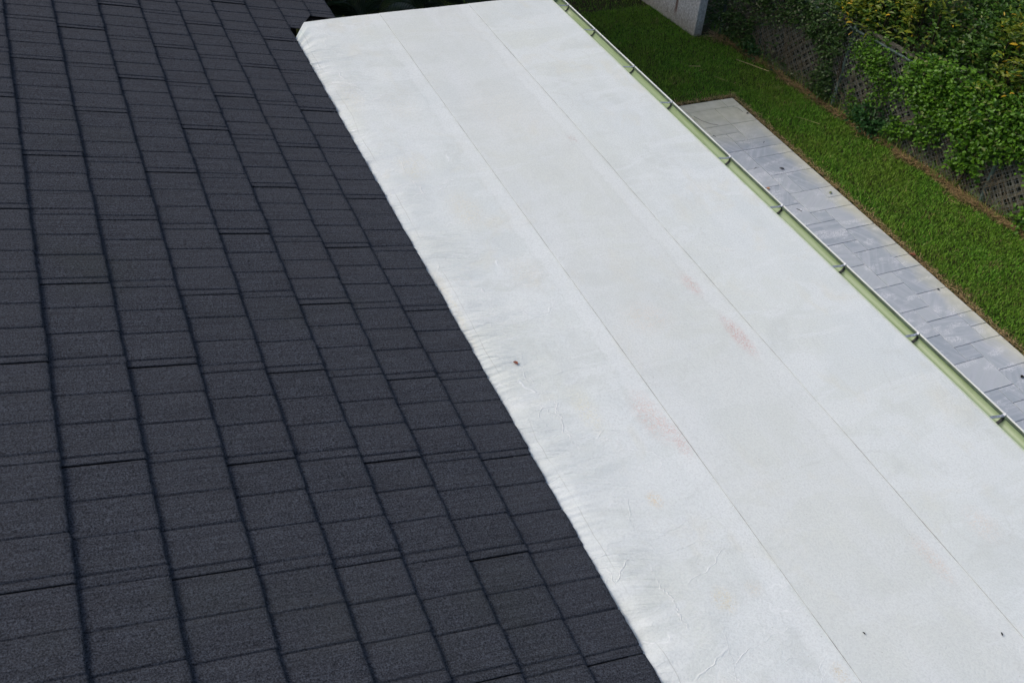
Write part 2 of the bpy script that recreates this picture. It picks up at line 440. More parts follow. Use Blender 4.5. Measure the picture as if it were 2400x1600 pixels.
M_brown = plain('brown_leaf', (0.19, 0.060, 0.035), 0.7, var=0.35, scale=120)
M_black = plain('black_debris', (0.018, 0.015, 0.013), 0.8, var=0.3, scale=120)
M_palegreen = plain('yellow_green_leaf', (0.22, 0.27, 0.07), 0.7, var=0.3, scale=120)
M_straw = plain('straw_stick', (0.42, 0.35, 0.17), 0.8, var=0.3, scale=60)
M_tanleaf = plain('tan_leaf', (0.44, 0.24, 0.14), 0.7, var=0.4, scale=120)

# ------------------------------------------------------------------ ground
bm = bmesh.new()
bmesh.ops.create_grid(bm, x_segments=40, y_segments=40, size=220)
g = from_bm('ground', bm, M_soil); g.location = (6, 20, -0.035); tag(g, kind='structure')

# ------------------------------------------------------------------ pavement of slabs
pav = bpy.data.meshes.new('pavement')
bm = bmesh.new(); box(bm, 4.75, 8.086, -1.5, 10.164, -0.12, -0.012)
pavement = from_bm('pavement', bm, M_joint); tag(pavement, kind='structure')
U = 0.2061
def PX(j): return 8.094 - U * j
def PY(i): return 10.17 - U * i
slabs = [(0,1,0,1),(1,4,0,1),(4,6,0,2),(0,2,1,3),(2,4,1,3),(4,6,2,4),(2,4,3,4),(0,2,3,5),(2,3,4,5),(3,5,4,6),(5,6,4,5),(5,6,5,7),(0,3,5,6),(0,3,6,7),
         (3,5,6,8),(5,6,7,8),(0,3,7,9),(3,5,8,10),(2,3,9,11),(0,2,9,11),(3,5,10,12),(5,6,8,10),(5,6,10,12),(1,3,11,13),(0,1,11,12),(0,1,12,13)]
for k in range(0, 5):
    o = 13 + 6 * k
    slabs += [(2,3,o,o+1),(0,2,o,o+2),(3,5,o-1,o+1),(2,4,o+1,o+3),(4,5,o+1,o+3),(0,2,o+2,o+4),(2,3,o+3,o+4),(3,5,o+3,o+5),(1,3,o+4,o+6),(0,1,o+4,o+5),(0,1,o+5,o+6),
              (5,6,o-1,o+1),(5,6,o+1,o+3),(5,6,o+3,o+5)]
for i in range(0, 42, 3):
    slabs += [(6, 8, i, i+2), (6, 8, i+2, i+3), (8, 11, i, i+2), (8, 10, i+2, i+3), (10, 11, i+2, i+3)]
slab_mesh = {}
for (j0, j1, i0, i1) in slabs:
    key = (j1 - j0, i1 - i0)
    if key not in slab_mesh:
        bm = bmesh.new(); a, b = key[0] * U / 2 - .0030, key[1] * U / 2 - .0030
        box(bm, -a, a, -b, b, -0.03, 0.0, bev=0.0025)
        me = bpy.data.meshes.new('paver'); bm.to_mesh(me); bm.free(); me.materials.append(M_pav); slab_mesh[key] = me
    o = bpy.data.objects.new('paver', slab_mesh[key]); C.objects.link(o); o.parent = pavement
    o.location = ((PX(j0) + PX(j1)) / 2, (PY(i0) + PY(i1)) / 2, random.uniform(-0.0012, 0.0012))
    o.rotation_euler = (random.uniform(-.003, .003), random.uniform(-.003, .003), random.uniform(-.001, .001))

# ------------------------------------------------------------------ tiled roof of the house
XE = 1.7544; TA = math.radians(15.86777)
house = empty('tiled_house', (-1.5, 4, 0)); tag(house, 'house under a dark charcoal stone-coated tile roof sloping down to the white flat roof', 'house')
HI = Matrix.Translation((1.5, -4, 0))
# frame of the slope: local x = down the slope (s), y = along the eave, z = normal; origin at the eave line, roof height
F = Matrix.Translation((XE, 0, RZ + 0.004)) @ Matrix.Rotation(TA, 4, 'Y')
bm = bmesh.new(); box(bm, -4.6, -0.02, -1.2, 14.5, -0.10, -0.04); box(bm, -0.02, 0.50, 8.86, 14.5, -0.10, -0.04)
deck = from_bm('roof_deck', bm, M_dark, house); deck.matrix_world = HI @ F; deck.matrix_basis = HI @ F
bm = bmesh.new(); box(bm, -5.5, 1.60, -1.0, 14.0, 0, 2.35)
hw = from_bm('wall', bm, M_wallpaint, house); hw.matrix_basis = HI
bm = bmesh.new()   # far slope behind the ridge
box(bm, 0, 4.6, -1.2, 14.5, -0.10, -0.04)
bk = from_bm('rear_roof_slope', bm, M_dark, house)
ridge = F @ Vector((-4.6, 0, -0.04))
bk.matrix_basis = HI @ Matrix.Translation((ridge.x - 4.45, 0, ridge.z - 1.22)) @ Matrix.Rotation(-TA, 4, 'Y')

TL = 1.27
grooves = [0.195, 0.39, 0.577, 0.635, 0.834, 1.02, 1.225]
def tile_mesh(seed, W=0.40, cut=None):
    """one pressed tile: u = along eave (0..TL, towards -y), s from -W (head) to 0 (nose)"""
    rg = random.Random(seed)
    gs = [g + rg.uniform(-0.002, 0.002) for g in grooves]
    us = set()
    for g_ in gs: us |= {round(g_ - 0.010, 4), round(g_ - 0.0035, 4), round(g_ - 0.0015, 4), round(g_ + 0.0030, 4), round(g_ + 0.0060, 4), round(g_ + 0.012, 4)}
    k = 0
    while k * 0.016 <= TL: us.add(round(k * 0.016, 4)); k += 1
    us |= {0.0, TL, 0.006}
    us = sorted(u for u in us if 0 <= u <= TL)
    gd = {g_: rg.uniform(.85, 1.25) for g_ in gs}
    lv = [rg.uniform(-0.0006, 0.0006) for _ in range(len(gs) + 1)]
    lv[3] -= 0.0022
    tl = [rg.uniform(0.0008, 0.0020) for _ in range(len(gs) + 1)]
    so = [rg.uniform(-0.0030, 0.0030) for _ in range(len(gs) + 1)]
    def h(u, s):
        b = sum(1 for g_ in gs if u > g_ + 0.001)
        lo = gs[b - 1] if b > 0 else 0; hi = gs[b] if b < len(gs) else TL
        t = (u - lo) / max(hi - lo, 1e-4)
        z = lv[b] + tl[b] * (t - .5) * 2 + 0.0022 * math.sin(math.pi * min(max(t, 0), 1))
        for g_ in gs:
            d = abs(u - g_ - 0.001)
            if d < 0.0042: z -= 0.0045 * gd[g_]
        z += 0.0022 * mnoise.noise(Vector((u * 22, s * 2.0, seed * 3.1)))
        z += 0.0018 * mnoise.noise(Vector((u * 60, s * 3.0, seed * 1.7)))
        if u > TL - 0.045: z -= 0.0016
        z += 0.0036 * u / TL
        if u < 0.004: z -= 0.001
        return z
    S = [-W, -W * .72, -W * .45, -W * .2, -0.035, -0.010]
    TH = 0.023
    bm = bmesh.new(); rows = []
    for u in us:
        bi = sum(1 for g_ in gs if u > g_ + 0.001)
        jit = so[bi] + 0.0035 * mnoise.noise(Vector((u * 26, 7.7, seed))) + 0.0035 * mnoise.noise(Vector((u * 90, 1.7, seed)))
        row = []
        for s in S:
            t = (s + W) / W
            row.append(bm.verts.new((s + (jit if s > -0.05 else 0), -u, -TH * (1 - t) * 1.22 + h(u, s))))
        n0 = h(u, -0.01)
        row.append(bm.verts.new((0.000 + jit, -u, -0.005 + n0)))
        row.append(bm.verts.new((0.0015 + jit, -u, -0.015 + n0 * .7)))
        row.append(bm.verts.new((-0.002 + jit, -u, -TH - 0.006)))
        rows.append(row)
    for i in range(len(rows) - 1):
        for k in range(len(rows[0]) - 1):
            f = bm.faces.new((rows[i][k], rows[i][k + 1], rows[i + 1][k + 1], rows[i + 1][k])); f.smooth = True
    # side lips that give the lap between neighbours its depth
    for rw, sg in ((rows[0], 1), (rows[-1], -1)):
        low = [bm.verts.new((v.co.x, v.co.y, v.co.z - 0.005)) for v in rw[:-2]]
        for k in range(len(low) - 1):
            vs = (rw[k], low[k], low[k + 1], rw[k + 1]) if sg > 0 else (rw[k + 1], low[k + 1], low[k], rw[k])
            bm.faces.new(vs)
    bm.normal_update()
    me = bpy.data.meshes.new('roof_tile'); bm.to_mesh(me); bm.free(); me.materials.append(M_tile)
    return me
tmesh = [tile_mesh(s) for s in range(6)]
noses = [0, -.312, -.628, -.945, -1.265, -1.595, -1.935, -2.28, -2.63, -2.98, -3.33, -3.68, -4.03]
jy = {0: (1.90, 1.252), 1: (2.53, 1.257), 2: (1.92, 1.265), 3: (2.58, 1.28), 4: (3.23, 1.285), 5: (2.62, 1.30), 6: (3.28, 1.305), 7: (2.64, 1.31),
      8: (3.3, 1.31), 9: (2.64, 1.31), 10: (3.3, 1.31), 11: (2.6, 1.31), 12: (3.3, 1.31)}
def put_tile(me, s, y, L, W=None, dz=0):
    o = bpy.data.objects.new('roof_tile', me); C.objects.link(o); o.parent = deck
    o.location = (s, y, dz + random.uniform(-.0005, .0005))
    o.scale = (1, (L - 0.004) / TL, 1)
    o.rotation_euler = (random.uniform(-.0005, .0005), 0, random.uniform(-.0012, .0012))
    return o
ti = 0
for k, s in enumerate(noses):
    y0, Pd = jy[k]
    for n in range(-3, 10):
        y = y0 + n * Pd        # joint at y; tile runs from y down to y - Pd
        if y < -0.2 or y - Pd > 13.6: continue
        put_tile(tmesh[(ti * 5 + k) % 6], s, y, Pd); ti += 1
# courses below the flat roof's far edge (the house eave runs on past the extension)
def cut_tile(src, y, L, planes):
    bm = bmesh.new(); bm.from_mesh(src)
    bmesh.ops.scale(bm, vec=(1, (L - .004) / TL, 1), verts=bm.verts)
    for co, no in planes:
        bmesh.ops.bisect_plane(bm, geom=bm.verts[:] + bm.edges[:] + bm.faces[:], plane_co=co, plane_no=no, clear_outer=True)
    me = bpy.data.meshes.new('roof_tile'); bm.to_mesh(me); bm.free(); me.materials.append(M_tile)
    return me
for (s, y0, Pd) in ((0.30, 9.75, 1.25), (0.545, 9.55, 1.25)):
    for n in range(0, 4):
        y = y0 + n * Pd; me = tmesh[(n + 2) % 6]
        if n == 0:
            if s < 0.4:   # trimmed diagonally around the corner of the white roof
                me = cut_tile(me, y, Pd, [(Vector((0 - s, 8.31 - y, 0)), Vector((0.27, -0.15, 0)).normalized())])
                put = bpy.data.objects.new('roof_tile', me)
                C.objects.link(put); put.parent = deck; put.location = (s, y, 0)
                continue
            me = cut_tile(me, y, Pd, [(Vector((0, 8.84 - y, 0)), Vector((0, -1, 0)))])
            put = bpy.data.objects.new('roof_tile', me); C.objects.link(put); put.parent = deck; put.location = (s, y, 0)
            continue
        put_tile(me, s, y, Pd)

# ------------------------------------------------------------------ flat roof extension
ext = empty('flat_roof_extension', (3.1, 4, 0)); tag(ext, 'single-storey extension with a white membrane flat roof and a green gutter along its outer edge', 'extension')
EI = Matrix.Translation((-3.1, -4, 0))
def ep(o): o.parent = ext; o.matrix_basis = EI; return o
GS = -0.0118                                    # the gutter edge runs very slightly out of parallel
def xedge(y): return 4.348 + GS * (y - 4.1)
bm = bmesh.new(); box(bm, 1.93, 4.28, -1.2, 8.520, RZ - 0.16, RZ - 0.035); ep(from_bm('roof_slab', bm, M_white))
bm = bmesh.new(); box(bm, 1.70, 3.9, -1.0, 8.35, 0.0, RZ - 0.17); ep(from_bm('wall', bm, M_wallpaint))
# far fascia and drip edge
bm = bmesh.new(); box(bm, 1.93, 4.30, 8.524, 8.545, RZ - 0.20, RZ - 0.012, bev=.003); ep(from_bm('fascia', bm, M_white))

def wr(x, y):
    """height of the membrane over the plane of the roof"""
    z = 0.0
    d = max(0.0, x - 1.72)
    if d < 1.0:
        e = math.exp(-(d / 0.24) ** 1.3)
        yy = y + 0.10 * d + 0.5 * d * d * math.sin(y * 1.3)
        a = 0.5 + 0.9 * max(0, mnoise.noise(Vector((0.3, y * 0.9, 3.3))))
        z += 0.030 * e * a * mnoise.noise(Vector((0.7, yy * 5.5, 1.1)))
        z += 0.014 * e * mnoise.noise(Vector((0.2, yy * 13.0, 6.1)))
        f = max(0.0, mnoise.noise(Vector((0.1, y * 1.1, 9.0))) + 0.18)
        z += 0.0085 * math.exp(-(d / 0.14) ** 1.6) * f * math.sin(yy * 150 + 8 * mnoise.noise(Vector((4, y * 3, 2))))
        z += 0.008 * math.exp(-(d / 0.55) ** 2) * mnoise.noise(Vector((x * 2.2, y * 4.0, 2.2)))
        z -= 0.020 * math.exp(-(d / 0.10) ** 2)
    z += 0.007 * mnoise.noise(Vector((x * 1.2, y * 0.8, 0.5))) + 0.0030 * mnoise.noise(Vector((x * 5, y * 3.2, 4.5)))
    return z
def membrane(x0, x1, base, name, nx, ny, edge_fn=None, y1=8.552):
    y0 = -1.2
    xs = x0 + (x1 - x0) * (np.linspace(0, 1, nx))
    if x0 < 1.8: xs = x0 + (x1 - x0) * np.linspace(0, 1, nx) ** 1.6
    ys = np.linspace(y0, y1, ny)
    V = []
    for j, y in enumerate(ys):
        for i, x in enumerate(xs):
            xx = x
            t = (x - x0) / (x1 - x0)
            if edge_fn: xx = x0 + t * (edge_fn(y) - x0)
            z = RZ + base + wr(xx, y)
            yy = y
            if xx < 1.905 and y > 7.9:          # trimmed corner
                lim = max(8.05, 8.313 + (xx - 1.773) / 0.132 * 0.239)
                yy = 7.9 + (y - 7.9) * (lim - 7.9) / (y1 - 7.9)
            yy -= 0.0025 * (j == len(ys) - 1) * mnoise.noise(Vector((xx * 14, 2, 2)))
            V.append((xx, yy, z))
    V = np.array(V)
    idx = np.arange(nx * ny).reshape(ny, nx)
    q = np.stack([idx[:-1, :-1], idx[:-1, 1:], idx[1:, 1:], idx[1:, :-1]], -1).reshape(-1, 4)
    # turned-down edges: left lip and far edge
    base_n = len(V)
    dup = np.vstack([V[idx[:, 0]], V[idx[-1, :]], V[idx[:, -1]]])
    dl = base_n + np.arange(ny); df = base_n + ny + np.arange(nx); dr = base_n + ny + nx + np.arange(ny)
    V0 = V; V = np.vstack([V, dup]); base_n = len(V)
    left = V[idx[:, 0]].copy(); left[:, 2] -= 0.003 if x0 > 1.8 else 0.02
    far = V[idx[-1, :]].copy(); far[:, 2] -= 0.05; far[:, 1] += 0.006
    right = V[idx[:, -1]].copy(); right[:, 2] -= 0.02 if edge_fn else 0.004; right[:, 0] += 0.004 if edge_fn else 0
    li = base_n + np.arange(ny); fi = base_n + ny + np.arange(nx); ri = base_n + ny + nx + np.arange(ny)
    V = np.vstack([V, left, far, right])
    q2 = np.stack([dl[:-1], dl[1:], li[1:], li[:-1]], -1)
    q3 = np.stack([df[:-1], df[1:], fi[1:], fi[:-1]], -1)
    q4 = np.stack([dr[:-1], ri[:-1], ri[1:], dr[1:]], -1)
    Q = np.vstack([q, q2, q3, q4])
    return ep(np_mesh(name, V, Q.ravel(), np.full(len(Q), 4), M_mem, smooth=True))
membrane(1.66, SEAM1 + 0.06, 0.0, 'membrane_sheet', 90, 1500)
membrane(SEAM1, SEAM2 + 0.06, 0.0025, 'membrane_sheet', 14, 300)
membrane(SEAM2, 4.348, 0.0050, 'membrane_sheet', 14, 300, xedge)
# thin weathered bead of sealant along each lap
for sx, hb in ((SEAM1, 0.0008), (SEAM2, 0.0033)):
    bm = bmesh.new(); pts = []
    y = -1.2
    while y < 8.54:
        x_ = sx - 0.0014 + 0.0014 * mnoise.noise(Vector((sx, y * 4, 0)))
        pts.append((x_, y, RZ + hb + wr(sx, y))); y += 0.06
    tube(bm, pts, 0.0015, 5); ep(from_bm('lap_sealant', bm, M_seam))
# white drip strip along the gutter edge
bm = bmesh.new()
vs0 = []
for y in np.linspace(-1.2, 8.55, 30):
    x = xedge(y); zz = RZ + 0.004 + wr(x, y)
    vs0.append([bm.verts.new((x - .006, y, zz + .0055)), bm.verts.new((x + .004, y, zz + .004)), bm.verts.new((x + .006, y, zz - .03)), bm.verts.new((x - .02, y, zz - .06))])
for a, b in zip(vs0[:-1], vs0[1:]):
    for k in range(3): bm.faces.new((a[k], b[k], b[k + 1], a[k + 1]))
ep(from_bm('drip_edge', bm, plain('cream_drip_edge', (0.62, 0.70, 0.55), 0.6, var=.06)))

# gutter: half-round channel, rolled outer lip, straps
gut = empty('gutter', (4.43, 4.1, RZ - 0.028), 0, None)
gut.parent = ext; gut.matrix_basis = EI @ Matrix.Translation((4.430, 4.1, RZ - 0.030)) @ Matrix.Rotation(-math.atan(GS), 4, 'Z')
Y0, Y1 = -5.2, 4.47
prof = [(0.062 * math.cos(a), 0.062 * math.sin(a)) for a in np.linspace(math.pi, 2 * math.pi, 17)]
inn = [(x, z) for x, z in prof]
bm = bmesh.new(); rows = []
for y in np.linspace(Y0, Y1, 24): rows.append([bm.verts.new((x, y, z)) for x, z in inn])
for a, b in zip(rows[:-1], rows[1:]):
    for k in range(len(inn) - 1): f = bm.faces.new((a[k], a[k + 1], b[k + 1], b[k])); f.smooth = True
bm.faces.new(rows[-1])
from_bm('gutter_lining', bm, M_gutter, gut)
outp = [(x * 1.035, z * 1.035) for x, z in prof]
bm = bmesh.new(); rows = []
for y in np.linspace(Y0, Y1 + .003, 24): rows.append([bm.verts.new((x, y, z)) for x, z in outp])
for a, b in zip(rows[:-1], rows[1:]):
    for k in range(len(outp) - 1): f = bm.faces.new((a[k + 1], a[k], b[k], b[k + 1])); f.smooth = True
from_bm('gutter_shell', bm, M_white, gut)
bm = bmesh.new(); 
lipy = np.linspace(Y0, Y1 + .004, 40)
tube(bm, [(0.0670 + 0.0008 * mnoise.noise(Vector((1, y * 2, 0))), y, 0.003) for y in lipy], 0.0062, 10)
from_bm('gutter_lip', bm, plain('aged_white_lip', (0.60, 0.63, 0.63), 0.6, var=.12, scale=3), gut)
bm = bmesh.new(); rw = []  # shadow line under the lip, put in as a dark green strip
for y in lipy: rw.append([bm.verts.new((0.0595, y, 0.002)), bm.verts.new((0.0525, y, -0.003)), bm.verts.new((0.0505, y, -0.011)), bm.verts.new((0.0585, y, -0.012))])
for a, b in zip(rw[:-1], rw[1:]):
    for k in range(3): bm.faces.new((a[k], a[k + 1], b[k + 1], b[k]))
from_bm('lip_shadow_strip', bm, plain('painted_shadow_green', (0.07, 0.10, 0.07), 0.8, var=.3), gut)
hm = bmesh.new()
top = [(-0.085, 0.012), (-0.05, 0.013), (0.0, 0.006), (0.035, 0.001), (0.052, 0.002), (0.058, 0.012)]
def strip(bm, pts, hw, th):
    rw = []
    for x, z in pts:
        rw.append([bm.verts.new((x, -hw, z)), bm.verts.new((x, hw, z)), bm.verts.new((x, hw, z - th)), bm.verts.new((x, -hw, z - th))])
    for a, b in zip(rw[:-1], rw[1:]):
        for k in range(4): bm.faces.new((a[k], b[k], b[(k + 1) % 4], a[(k + 1) % 4]))
    bm.faces.new(rw[0]); bm.faces.new(list(reversed(rw[-1])))
strip(hm, top[1:], 0.0095, 0.003)
strip(hm, [(0.030, 0.0045), (0.050, 0.0055), (0.062, 0.016)], 0.006, 0.003)
hook_me = bpy.data.meshes.new('gutter_strap'); bmesh.ops.recalc_face_normals(hm, faces=hm.faces); hm.to_mesh(hm_me := hook_me); hm.free(); hook_me.materials.append(M_galv)
bm = bmesh.new()
strip(bm, [(0.060 * math.cos(a), 0.060 * math.sin(a) + 0.001) for a in np.linspace(math.pi * 1.02, 1.93 * math.pi, 9)], 0.010, 0.001)
cra_me = bpy.data.meshes.new('strap_cradle'); bmesh.ops.recalc_face_normals(bm, faces=bm.faces); bm.to_mesh(cra_me); bm.free(); cra_me.materials.append(plain('tarnished_steel', (0.035, 0.04, 0.04), 0.6, metal=0.2, var=.4))
for yb in (8.35, 7.80, 7.04, 6.38, 5.475, 4.78, 4.04, 3.29, 2.54, 1.8, 1.05, .3):
    for nm, me, dy in (('gutter_strap', hook_me, 0), ('strap_cradle', cra_me, -0.006)):
        o = bpy.data.objects.new(nm, me); C.objects.link(o); o.parent = gut; o.location = (0, yb - 4.1 + dy, 0); o.rotation_euler = (0, 0, random.uniform(-.12, .05))

# ------------------------------------------------------------------ garden wall
wall = empty('garden_wall', (8.587, 12.04, 0), math.atan2(0.135, 1.32)); tag(wall, 'rough white stucco garden wall with a rust streak, ending beside the fence', 'wall')
bm = bmesh.new(); box(bm, 0, 0.15, 0, 6.0, -0.1, 1.75, bev=0.006)
bmesh.ops.subdivide_edges(bm, edges=bm.edges[:], cuts=3, use_grid_fill=True)
from_bm('stucco_panel', bm, M_stucco, wall)
bm = bmesh.new(); box(bm, -0.03, 0.18, -0.02, 6.0, 1.753, 1.82, bev=0.008); from_bm('coping', bm, M_stucco, wall)

# ------------------------------------------------------------------ fence plane
FD = Vector((-0.129, 1.0, 0)).normalized(); FN = Vector((FD.y, -FD.x, 0))
FO = Vector((9.0 + 12.2 * 0.129, 0, 0))          # plane at y=0
def FPt(y, h, off=0.0):                          # point on the fence plane at world y, height h, off = behind it
    return Vector((9.0 + (12.2 - y) * 0.129, y, h)) + FN * off
FROT = math.atan2(FD.y, FD.x)
chain = empty('chain_link_fence', FPt(8.3, 0), FROT); tag(chain, 'chain-link fence with green pipe posts and a top rail, overgrown by vines', 'fence')
def cl(y, h, off=0.0):                           # fence-local coordinates
    return chain_inv @ FPt(y, h, off)
bpy.context.view_layer.update()
chain_inv = Matrix.Translation(FPt(8.3, 0)) @ Matrix.Rotation(FROT, 4, 'Z'); chain_inv = chain_inv.inverted()
for yp in (12.0, 9.59, 7.05, 4.5, 2.0):
    bm = bmesh.new(); tube(bm, [cl(yp, -0.05), cl(yp, 0.5), cl(yp, 1.13)], 0.026, 10)
    from_bm('post', bm, M_green_pipe, chain)
    bm = bmesh.new(); tube(bm, [cl(yp, 1.12), cl(yp, 1.14), cl(yp, 1.165)], [0.031, 0.030, 0.008], 10); from_bm('post_cap', bm, M_green_pipe, chain)
bm = bmesh.new(); tube(bm, [cl(y, 1.10 + .004 * math.sin(y * 3)) for y in np.linspace(2.0, 12.0, 30)], 0.019, 8); from_bm('top_rail', bm, M_green_pipe, chain)
# wire mesh: zig-zag wires in ribbons, joined as one part
V = []; Fc = []
def rib(a, b, w=0.0022):
    n0 = len(V); d = (b - a).normalized(); s = Vector((d.z, 0, -d.x)) if abs(d.z) + abs(d.x) > 0 else Vector((1, 0, 0))
    s = s.normalized() * w
    for p in (a + s, a - s, b - s, b + s): V.append(p[:])
    Fc.extend((n0, n0 + 1, n0 + 2, n0 + 3))
    e = Vector((0, w, 0)); n0 = len(V)
    for p in (a + e, a - e, b - e, b + e): V.append(p[:])
    Fc.extend((n0, n0 + 1, n0 + 2, n0 + 3))
cell = 0.062
ya, yb_ = 4.6, 12.0
k = 0
L0 = (cl(ya, 0)).x; L1 = (cl(yb_, 0)).x
xlo, xhi = min(L0, L1), max(L0, L1)
nx = int((xhi - xlo) / cell); nz = int(1.08 / cell)
for i in range(nx):
    for j in range(nz):
        x0 = xlo + i * cell; z0 = 0.02 + j * cell
        def J(x, z): return Vector((x + .006 * mnoise.noise(Vector((x * 3, z * 3, 1))), 0.012 + 0.02 * mnoise.noise(Vector((x * 2, z * 3, 5))), z + .006 * mnoise.noise(Vector((x * 3, z * 3, 8)))))
        rib(J(x0, z0 + cell / 2), J(x0 + cell / 2, z0)); rib(J(x0 + cell / 2, z0), J(x0 + cell, z0 + cell / 2))
        rib(J(x0, z0 + cell / 2), J(x0 + cell / 2, z0 + cell)); rib(J(x0 + cell / 2, z0 + cell), J(x0 + cell, z0 + cell / 2))
wm = np_mesh('wire_mesh', np.array(V), np.array(Fc), np.full(len(Fc) // 4, 4), M_wire, chain); tag(wm, kind='stuff')

# lattice behind the wire
lat = empty('lattice_fence', FPt(8.3, 0, 0.085), FROT); tag(lat, 'weathered grey diagonal wooden lattice fence half hidden by climbing plants', 'fence')
lat_h = 1.12
La, Lb = xlo, xhi          # local x range (same rotation, so same span)
def slat_mesh(L):
    bm = bmesh.new(); box(bm, -L / 2, L / 2, -0.004, 0.004, -0.0185, 0.0185); me = bpy.data.meshes.new('slat'); bm.to_mesh(me); bm.free(); me.materials.append(M_wood); return me
pitch = 0.100 * math.sqrt(2)
smc = {}
for sgn, off in ((1, 0.0), (-1, 0.0085)):
    x = La - lat_h
    while x < Lb:
        # a slat from (x,0) rising to (x+h, h) clipped to the panel; mirrored for sgn -1
        a0, a1 = 0.0, lat_h
        xs_, xe_ = x, x + lat_h
        if xs_ < La: a0 = La - xs_
        if xe_ > Lb: a1 = lat_h - (xe_ - Lb)
        if a1 - a0 > 0.08:
            Ls = (a1 - a0) * math.sqrt(2); kk = round(Ls, 2)
            if kk not in smc: smc[kk] = slat_mesh(kk)
            cxm = x + (a0 + a1) / 2; czm = (a0 + a1) / 2
            o = bpy.data.objects.new('slat', smc[kk]); C.objects.link(o); o.parent = lat
            if sgn > 0: o.location = (cxm, off, 0.02 + czm)
            else: o.location = (cxm, off, 0.02 + lat_h - czm)
            o.rotation_euler = (0, -sgn * math.pi / 4 + random.uniform(-.012, .012), 0)
        x += pitch
for z in (0.02, lat_h + .02):
    bm = bmesh.new(); box(bm, La, Lb, -0.012, 0.022, z - 0.02, z + 0.02, bev=.002); from_bm('frame_rail', bm, M_wood, lat)

# ------------------------------------------------------------------ leaves and plants
def leaf_template(ratio=0.5, fold=0.18, curl=0.12):
    """unit leaf along +x, width ratio; 6 verts 4 quads/tris"""
    w = ratio / 2
    v = np.array([[0, 0, 0], [0.35, w, fold * w], [0.35, -w, fold * w], [0.42, 0, -0.02], [0.75, w * .7, fold * w * .8 - curl * .4], [0.75, -w * .7, fold * w * .8 - curl * .4], [0.78, 0, -curl * .5], [1, 0, -curl]])
    f = [(0, 3, 1), (0, 2, 3), (1, 3, 6, 4), (3, 2, 5, 6), (4, 6, 7), (6, 5, 7)]
    return v, f
def quat_basis(d, up):
    x = d / np.linalg.norm(d, axis=1, keepdims=True)
    y = np.cross(up, x); ny = np.linalg.norm(y, axis=1, keepdims=True); ny[ny < 1e-6] = 1; y = y / ny
    z = np.cross(x, y)
    return np.stack([x, y, z], -1)   # columns
def place_leaves(P, D, UP, S, tmpl, R=None):
    v, f = tmpl; n = len(P)
    B = quat_basis(D, UP)
    W = np.einsum('nij,vj->nvi', B, v) * S[:, None, None] + P[:, None, :]
    sizes = np.tile([len(q) for q in f], n)
    flat = np.concatenate([np.array(q) for q in f])
    idx = (flat[None, :] + (np.arange(n) * len(v))[:, None]).ravel()
    rnd = np.repeat(rng.random(n) if R is None else R, len(v))
    return W.reshape(-1, 3), idx, sizes, rnd
CAM = np.array([0, 0, 6.5])
def norm(a): return a / np.maximum(np.linalg.norm(a, axis=-1, keepdims=True), 1e-9)
def foliage(root, loc, P, D, UP, S, tmpl, mat, nsolo=300, name='leaf', vis=None):
    """the nsolo leaves that show largest become leaf parts, the rest one foliage part"""
    P = P - np.array(loc)
    W = P + np.array(loc) - CAM
    score = S / np.linalg.norm(W, axis=1)
    if vis is not None: score = score * vis
    order = np.argsort(-score); solo = order[:nsolo]; rest = order[nsolo:]
    if len(rest):
        V, idx, sz, rn = place_leaves(P[rest], D[rest], UP[rest], S[rest], tmpl)
        o = np_mesh('foliage', V, idx, sz, mat, root, smooth=False, attrs={'rnd': rn}); tag(o, kind='stuff')
    if len(solo):
        v, f = tmpl
        me = bpy.data.meshes.new('leaf'); me.from_pydata([tuple(x) for x in v], [], [tuple(q) for q in f]); me.materials.append(mat)
        B = quat_basis(D[solo], UP[solo])
        for i, k in enumerate(solo):
            o = bpy.data.objects.new('leaf', me); o.parent = root
            M = Matrix.Identity(4)
            for r in range(3):
                for c_ in range(3): M[r][c_] = B[i, r, c_] * S[k]
                M[r][3] = P[k, r]
            o.matrix_basis = M
            C.objects.link(o)
def sprigs(starts, dirs, lens, spacing, lsize, spread=0.9, droop=0.35, jitter=0.25):
    """leaves set alternately along arching shoots"""
    P = []; D = []; U_ = []; S = []
    for s, d, L in zip(starts, dirs, lens):
        d = norm(d); side = np.cross(d, [0, 0, 1.0]); 
        if np.linalg.norm(side) < 1e-3: side = np.array([1.0, 0, 0])
        side = norm(side); up = np.cross(side, d)
        n = max(3, int(L / spacing))
        for i in range(n):
            t = (i + .5) / n
            p = s + d * L * t + np.array([0, 0, -droop * L * t * t])
            sg = 1 if i % 2 else -1
            dd = d * (0.45 + .3 * t) + side * sg * spread + up * rng.normal(0.1, jitter) + rng.normal(0, jitter, 3)
            P.append(p + rng.normal(0, spacing * .35, 3)); D.append(dd); U_.append(norm(np.array([-.35, -.25, 1.0]) + rng.normal(0, .35, 3)))
            S.append(lsize * (1.1 - .5 * t) * rng.uniform(.75, 1.25))
    return np.array(P), np.array(D), np.array(U_), np.array(S)

